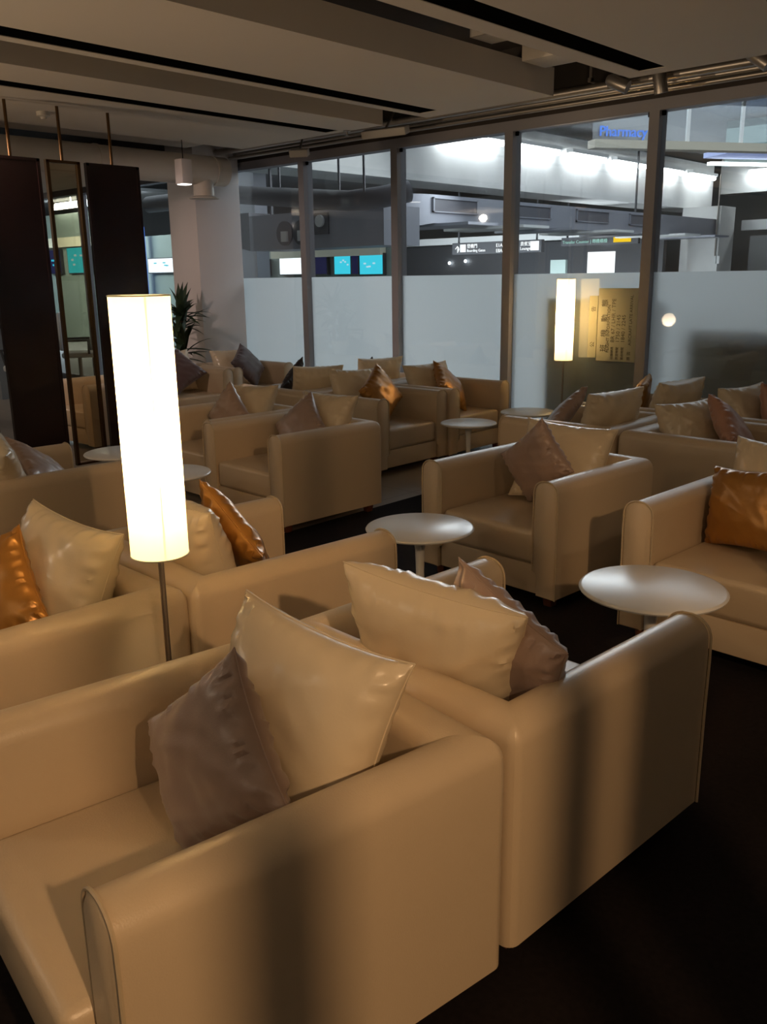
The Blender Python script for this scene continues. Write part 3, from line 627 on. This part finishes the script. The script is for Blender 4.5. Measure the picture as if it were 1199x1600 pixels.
# galvanised duct with grilles
t = thing('ventilation_duct', 'large galvanised ventilation duct with grilles below the concrete beam', 'duct', (-11.3, 16, 2.5))
box('duct_run', -.5, .3, -2.8, 10, 0, .5, 'duct', t)
bm = bmesh.new()
cx, cy = -11.3-.5, 13.2  # elbow from the long run to the cross run
pts = []
for i in range(9):
    a = PI/2*i/8
    for r in (.0, ): pass
prof_ = [(-.5, .0), (.3, .0), (.3, .5), (-.5, .5)]
rings = []
for i in range(9):
    a = PI/2*i/8; cxx, cyy = -1.0, -2.8
    ring = []
    for (px_, z_) in prof_:
        R_ = px_+1.0; ring.append(bm.verts.new((cxx+R_*math.cos(a), cyy-R_*math.sin(a), z_-(.30*i/8 if z_ < .1 else .02*i/8))))
    rings.append(ring)
for A, B in zip(rings, rings[1:]):
    for k in range(4): bm.faces.new((A[k], A[(k+1) % 4], B[(k+1) % 4], B[k]))
bm.faces.new(rings[0]); bm.faces.new(rings[-1][::-1]); obj('elbow', bm, 'duct', t)
for y0, y1 in ((13.15, 14.5), (15.8, 17.1), (18.15, 19.6), (20.6, 22.0)):
    bm = bmesh.new(); yy0, yy1 = y0-16, y1-16
    bx(bm, .3, .34, yy0, yy1, .19, .21); bx(bm, .3, .34, yy0, yy1, .43, .45); bx(bm, .3, .34, yy0, yy0+.03, .19, .45); bx(bm, .3, .34, yy1-.03, yy1, .19, .45)
    g_ = obj('grille', bm, 'duct', t, smooth=False)
    box('grille_slats', .3, .315, yy0+.03, yy1-.03, .21, .43, 'ductdark', g_)
for k in range(7):
    tag(box('ceiling_service', -12.2+.05*k, -10.2+.03*k, 13.2+k*1.7, 14.1+k*1.7, 2.44, 2.49, 'hallwhite' if k % 2 else 'duct'), 'flat service tray below the ventilation duct, '+['nearest', 'second nearest', 'third nearest', 'fourth nearest', 'fifth nearest', 'sixth nearest', 'farthest'][k], 'tray', 'service trays under the duct')
t = thing('fan_unit', 'boxy grey air handling duct with round fan covers above the screens', 'duct', (-11.4, 10.0, 2.0))
box('casing', -.9, 2.2, -.1, .7, .0, .56, 'duct', t)
for x in (-.8, 2.1): box('hanger', x-.02, x+.02, .3, .34, .56, 2.91, 'ductdark', t)
for x in (.02, .42):
    bm = bmesh.new(); tube(bm, [(x, -.13, .25), (x, -.1, .25)], .19, 28); f_ = obj('fan_cover', bm, 'ductdark', t); bm = bmesh.new(); bx(bm, x-.04, x+.1, -.17, -.13, .12, .28); obj('motor', bm, 'hallwhite', f_, smooth=False)
box('access_panel', .72, 1.05, -.12, -.1, .2, .52, 'ductdark', t)
obj('round_port', tube(bmesh.new(), [(.88, -.16, .4), (.88, -.12, .4)], .09, 20), 'hallwhite', t)
bm = bmesh.new()
vs = [(-2.0, 0, .62), (-.9, 0, .62), (-.9, 0, .0), (-1.15, 0, .05), (-2.0, 0, .38)]
A = [bm.verts.new((x, -.1, z)) for x, y, z in vs]; B = [bm.verts.new((x, .7, z)) for x, y, z in vs]
bm.faces.new(A); bm.faces.new(B[::-1])
for k in range(5): bm.faces.new((A[k], B[k], B[(k+1) % 5], A[(k+1) % 5]))
obj('tapered_end', bm, 'ductdark', t, smooth=False)
bm = bmesh.new(); tube(bm, [(-14.5, 9.4, 2.86), (-12, 9.4, 2.86), (-10.4, 9.4, 2.70), (-9.4, 9.4, 2.60), (-9.0, 9.6, 2.63), (-8.8, 10.0, 2.72)], [.14, .14, .14, .14, .15, .15], 20)
tag(obj('dark_pipe', bm, 'ductdark'), 'thick dark insulated pipe crossing the first windows', 'pipe')
for x in (-10.9, -10.4, -9.6, -9.1):
    bm = bmesh.new(); tube(bm, [(x, 9.4, 2.7), (x, 9.4, 4.9)], .018, 6); tag(obj('pipe_hanger', bm, 'ductdark'), 'thin rod above the thick dark pipe, '+{-10.9:'leftmost', -10.4:'second from the left', -9.6:'third from the left', -9.1:'rightmost'}[x], 'hanger', 'rods above the dark pipe')
# grey blue post with loudspeaker right of the column
t = thing('steel_post', 'blue grey steel post with a small round speaker outside the first pane', 'post', (-13.6, 11.0, 0))
box('post', -.38, .3, -.15, .15, 0, 4.9, 'duct', t); obj('speaker', tube(bmesh.new(), [(-.0, -.2, 2.17), (-.0, -.15, 2.17)], .06, 16), 'halldark', t)
tag(box('ceiling_lamp', -13.4, -12.4, 12.9, 13.0, 3.55, 3.58, 'tube2'), 'short tube light high behind the first window', 'light')
# counter canopy with screens
t = thing('screen_canopy', 'cream canopy board above the row of flight screens', 'board', (-12.7, 11.98, 1.93))
box('board', -1.55, 1.47, 0, .15, 0, .2, 'cream', t); struct(box('ceiling', -34, -19.6, 7.4, 15, 3.62, 3.7, 'hallgrey'))
tag(box('back_panel', -30, -19.9, 12.42, 12.5, 0, 3.3, 'green'), 'taller pale partition behind the cyan screen', 'partition')
tag(box('back_panel', -26.5, -10.9, 12.14, 12.24, 0, 2.55, 'green'), 'grey green partition behind the flight screens', 'partition')
def screen(x0, x1, z0, z1, m, y=12.05, label='', detail=True):
    o = thing('screen', label, 'screen', ((x0+x1)/2, y, (z0+z1)/2)); hx, hz = (x1-x0)/2, (z1-z0)/2
    box('housing', -hx-.02, hx+.02, 0, .08, -hz-.02, hz+.02, 'halldark', o); box('display', -hx, hx, -.006, 0, -hz, hz, m, o)
    if detail:
        rr = random.Random(int(x0*100)); bm = bmesh.new()
        for _ in range(4):
            a, b = rr.uniform(-.7, .6)*hx, rr.uniform(-.7, .4)*hz; bx(bm, a, a+hx*.22, -.009, -.006, b, b+hz*.16)
        obj('display_graphics', bm, 'screenl' if m == 'screenc' else 'screenc', o, smooth=False)
    return o
screen(-14.95, -14.44, 1.63, 1.91, 'screenw', label='small white flight screen right of the column')
screen(-14.06, -13.28, 1.625, 2.0, 'screenw', label='largest white flight screen left of the second mullion', detail=False)
screen(-13.15, -12.7, 1.62, 1.97, 'screenb', label='switched off dark screen right of the mullion', detail=False)
screen(-12.48, -12.06, 1.61, 1.96, 'screenc', label='cyan flight screen, left one of two')
screen(-12.02, -11.86, 1.61, 1.96, 'screenb', label='dark screen between the two cyan ones', detail=False)
screen(-11.81, -11.24, 1.60, 1.945, 'screenc', label='cyan flight screen, right one of two')
screen(-18.8, -17.8, 1.72, 2.03, 'screenw', label='white screen between the dark divider and the column')
screen(-22.6, -21.5, 1.76, 2.39, 'screenc', label='cyan screen seen through the clear glass divider')
screen(-23.6, -23.0, 1.76, 2.36, 'screenb', label='dark blue screen left of the cyan one behind the divider')
screen(-21.3, -20.7, 1.95, 2.15, 'screenw', label='small white screen right of the cyan one behind the divider', detail=False)
tag(box('cream_fascia', -25, -20.2, 11.98, 12.13, 2.42, 2.66, 'cream'), 'cream fascia board above the screens behind the divider', 'board')
tag(box('blue_post', -18.92, -18.78, 11.9, 12.0, 0, 2.75, 'blue'), 'narrow blue lit post left of the white screen', 'post')
for (x0, x1, y, z, m, lab) in ((-21.8, -20.3, 11.45, 3.38, 'tube', 'upper slanted tube light seen through the clear divider'), (-23.6, -21.6, 12.3, 3.45, 'tube', 'lower longer tube light seen through the clear divider'), (-25.6, -24.0, 14.5, 3.2, 'tube2', 'faint tube light lower behind the divider'), (-20.0, -19.4, 12.3, 3.3, 'tube', 'short tube light between the clear and the dark divider')):
    bm = bmesh.new(); tube(bm, [(x0, y, z), (x1, y, z)], .05, 10); tube(bm, [((x0+x1)/2, y, z), ((x0+x1)/2, y, 3.62)], .01, 6); tag(obj('tube_light', bm, m), lab, 'light')
# long white fascia and signs at the far side of the hall
tag(box('white_fascia', -34, -12.1, 24, 24.3, 2.56, 2.77, 'hallwhite'), 'long white fascia board crossing the hall above the signs', 'board')
tag(box('white_fascia', -10.75, 4, 26.9, 27.1, 2.72, 3.0, 'hallwhite'), 'white fascia board right of the far column', 'board')
struct(box('wall_shop_left', -24, -12.1, 24.8, 25, 0, 2.55, 'halldark'))
struct(box('wall_shop_right', -10.9, 4, 28.0, 28.1, 0, 2.6, 'hallgrey'))
t = thing('gate_sign', 'black hanging sign with white arrows and gate lettering', 'sign', (-16, 22, 2.17)); box('board', -1.6, 1.6, 0, .15, 0, .34, 'halldark', t)
def stext(s, x, z, size, m='signw', par=t, y=21.98): text('lettering', s, m, TX((x, y, z)), size, par, .004)
stext('↑', -17.5, 2.22, .28); box('pictogram', -1.28, -1.08, -.02, 0, .07, .29, 'signw', t)
stext('登機門', -17.02, 2.36, .13); stext('Boarding Gates', -17.02, 2.24, .11); stext('E1A', -15.95, 2.35, .14); stext('E8A', -15.95, 2.2, .14); stext('↑', -15.55, 2.22, .28); stext('貴賓室', -15.1, 2.36, .13); stext('Lounge', -15.1, 2.24, .12)
box('pictogram', 1.25, 1.52, -.02, 0, .05, .3, 'signw', t)
for x in (-1.4, 1.4): box('hanger', x-.02, x+.02, .05, .09, .34, 2.74, 'halldark', t)
t = thing('counter_sign', 'dark sign reading Transfer Counter with a yellow block', 'sign', (-12.6, 22, 2.3)); box('board', -1.15, 1.15, 0, .12, 0, .22, 'halldark', t)
stext('Transfer Counter | 轉機櫃檯', -13.7, 2.36, .115, 'signg', t); box('yellow_block', .45, .95, -.02, 0, .05, .18, 'signy', t)
for x in (-1.0, 1.0): box('hanger', x-.02, x+.02, .04, .08, .22, 2.61, 'halldark', t)
tag(box('light_box', -12.85, -12.08, 21.9, 22, 1.5, 2.12, 'signw'), 'white poster light box under the transfer counter sign', 'light box')
tag(box('light_box', -14.4, -13.9, 22.5, 22.6, 1.5, 1.95, 'green', bev=0), 'dim grey green poster panel left of the light box', 'poster')
for x, y, z, lab in ((-19.9, 24.72, 1.98, 'left dot of two tiny downlights under the gate sign'), (-19.2, 24.72, 2.03, 'right dot of two tiny downlights under the gate sign'),
                  (-13.9, 24.72, 2.49, 'tiny downlight above the white light box'), (-11.45, 25.62, 2.62, 'left of two tiny lights on the far column'), (-11.2, 25.62, 2.66, 'right of two tiny lights on the far column')):
    bm = bmesh.new(); bmesh.ops.create_uvsphere(bm, u_segments=10, v_segments=8, radius=.045)
    o = obj('downlight', bm, 'tube', None); o.location = (x, y, z); tag(o, lab, 'light', 'tiny downlights across the hall')
# mezzanine at upper right
t = thing('mezzanine_edge', 'cream mezzanine edge beam with glass balustrade at the upper right', 'mezzanine', (-9.25, 15.85, 3.86)); t.rotation_euler = (0, 0, math.atan2(19.02-15.85, -7.23+9.25))
box('edge_beam', 0, 5, 0, .3, 0, .15, 'mezz', t); box('soffit', 3.2, 5, .3, 1.3, .02, .12, 'blueglow', t)
box('balustrade_glass', 0, 5, .1, .12, .15, 1.0, 'glass', t)
for k in range(3): box('balustrade_post', 2.0+k*1.2, 2.06+k*1.2, .08, .14, .15, 1.0, 'hallwhite', t)
box('edge_light', 3.4, 5, 1.3, 1.45, -.1, -.04, 'tube2', t)
mzm = Matrix.Translation((-9.25, 15.85, 3.86)) @ Matrix.Rotation(math.atan2(19.02-15.85, -7.23+9.25), 4, 'Z')
text('shop_sign', 'Pharmacy', 'blue', mzm @ Matrix.Translation((.12, .08, .22)) @ Matrix.Rotation(PI/2, 4, 'X'), .26, None, .015); tag(bpy.context.scene.objects['shop_sign'], 'blue pharmacy lettering on the mezzanine balustrade at the upper right', 'sign')
tag(box('upper_glass_front', -9.0, -2, 21.2, 21.3, 3.9, 4.85, 'green'), 'grey green glass front above the mezzanine edge', 'glass front')
# dark stand boards just outside the frosted panes
tag(box('dark_stand', -4.66, -3.6, 7.27, 7.4, 0, 1.36, 'halldark'), 'dark stand showing blurred through the frosted pane behind the far lamp', 'stand')
tag(box('dark_stand', -3.35, 1.5, 7.36, 7.5, 0, 1.15, 'halldark'), 'long dark stand blurred behind the right frosted panes', 'stand')
# counter, chairs in the aisle behind the dividers
t = thing('service_counter', 'grey service counter with dark band behind the clear divider', 'counter', (-13.6, 5.4, 0)); t.rotation_euler = (0, 0, -.1)
box('counter_front', -1.6, 1.6, 0, .5, 0, .95, 'hallgrey', t); box('counter_top', -1.7, 1.7, -.05, .55, .95, 1.0, 'halldark', t)
def office_chair(x, y, rz, label):
    t = thing('office_chair', label, 'chair', (x, y, 0), rz, 'white office chairs behind the dividers')
    obj('seat', bx(bmesh.new(), -.24, .24, -.24, .24, .44, .52, .03, 3), 'hallwhite', t); obj('backrest', bx(bmesh.new(), -.22, .22, .2, .26, .55, 1.1, .025, 3), 'hallwhite', t)
    obj('post', tube(bmesh.new(), [(0, 0, .06), (0, 0, .45)], .03, 10), 'steel', t)
    for k in range(5):
        a = k*2*PI/5; obj('leg', tube(bmesh.new(), [(0, 0, .1), (.28*math.cos(a), .28*math.sin(a), .04)], .018, 6), 'steel', t)
    for s in (-1, 1): obj('armrest', tube(bmesh.new(), [(s*.24, .18, .5), (s*.3, .18, .7), (s*.3, -.15, .7), (s*.24, -.15, .5)], .02, 8), 'halldark', t)
office_chair(-12.6, 6.75, 2.6, 'white office chair seen high through the clear divider'); office_chair(-11.2, 5.3, .5, 'pale chair low behind the clear divider'); office_chair(-10.5, 4.0, 1.2, 'white chair glimpsed at the left edge beside the dark divider')
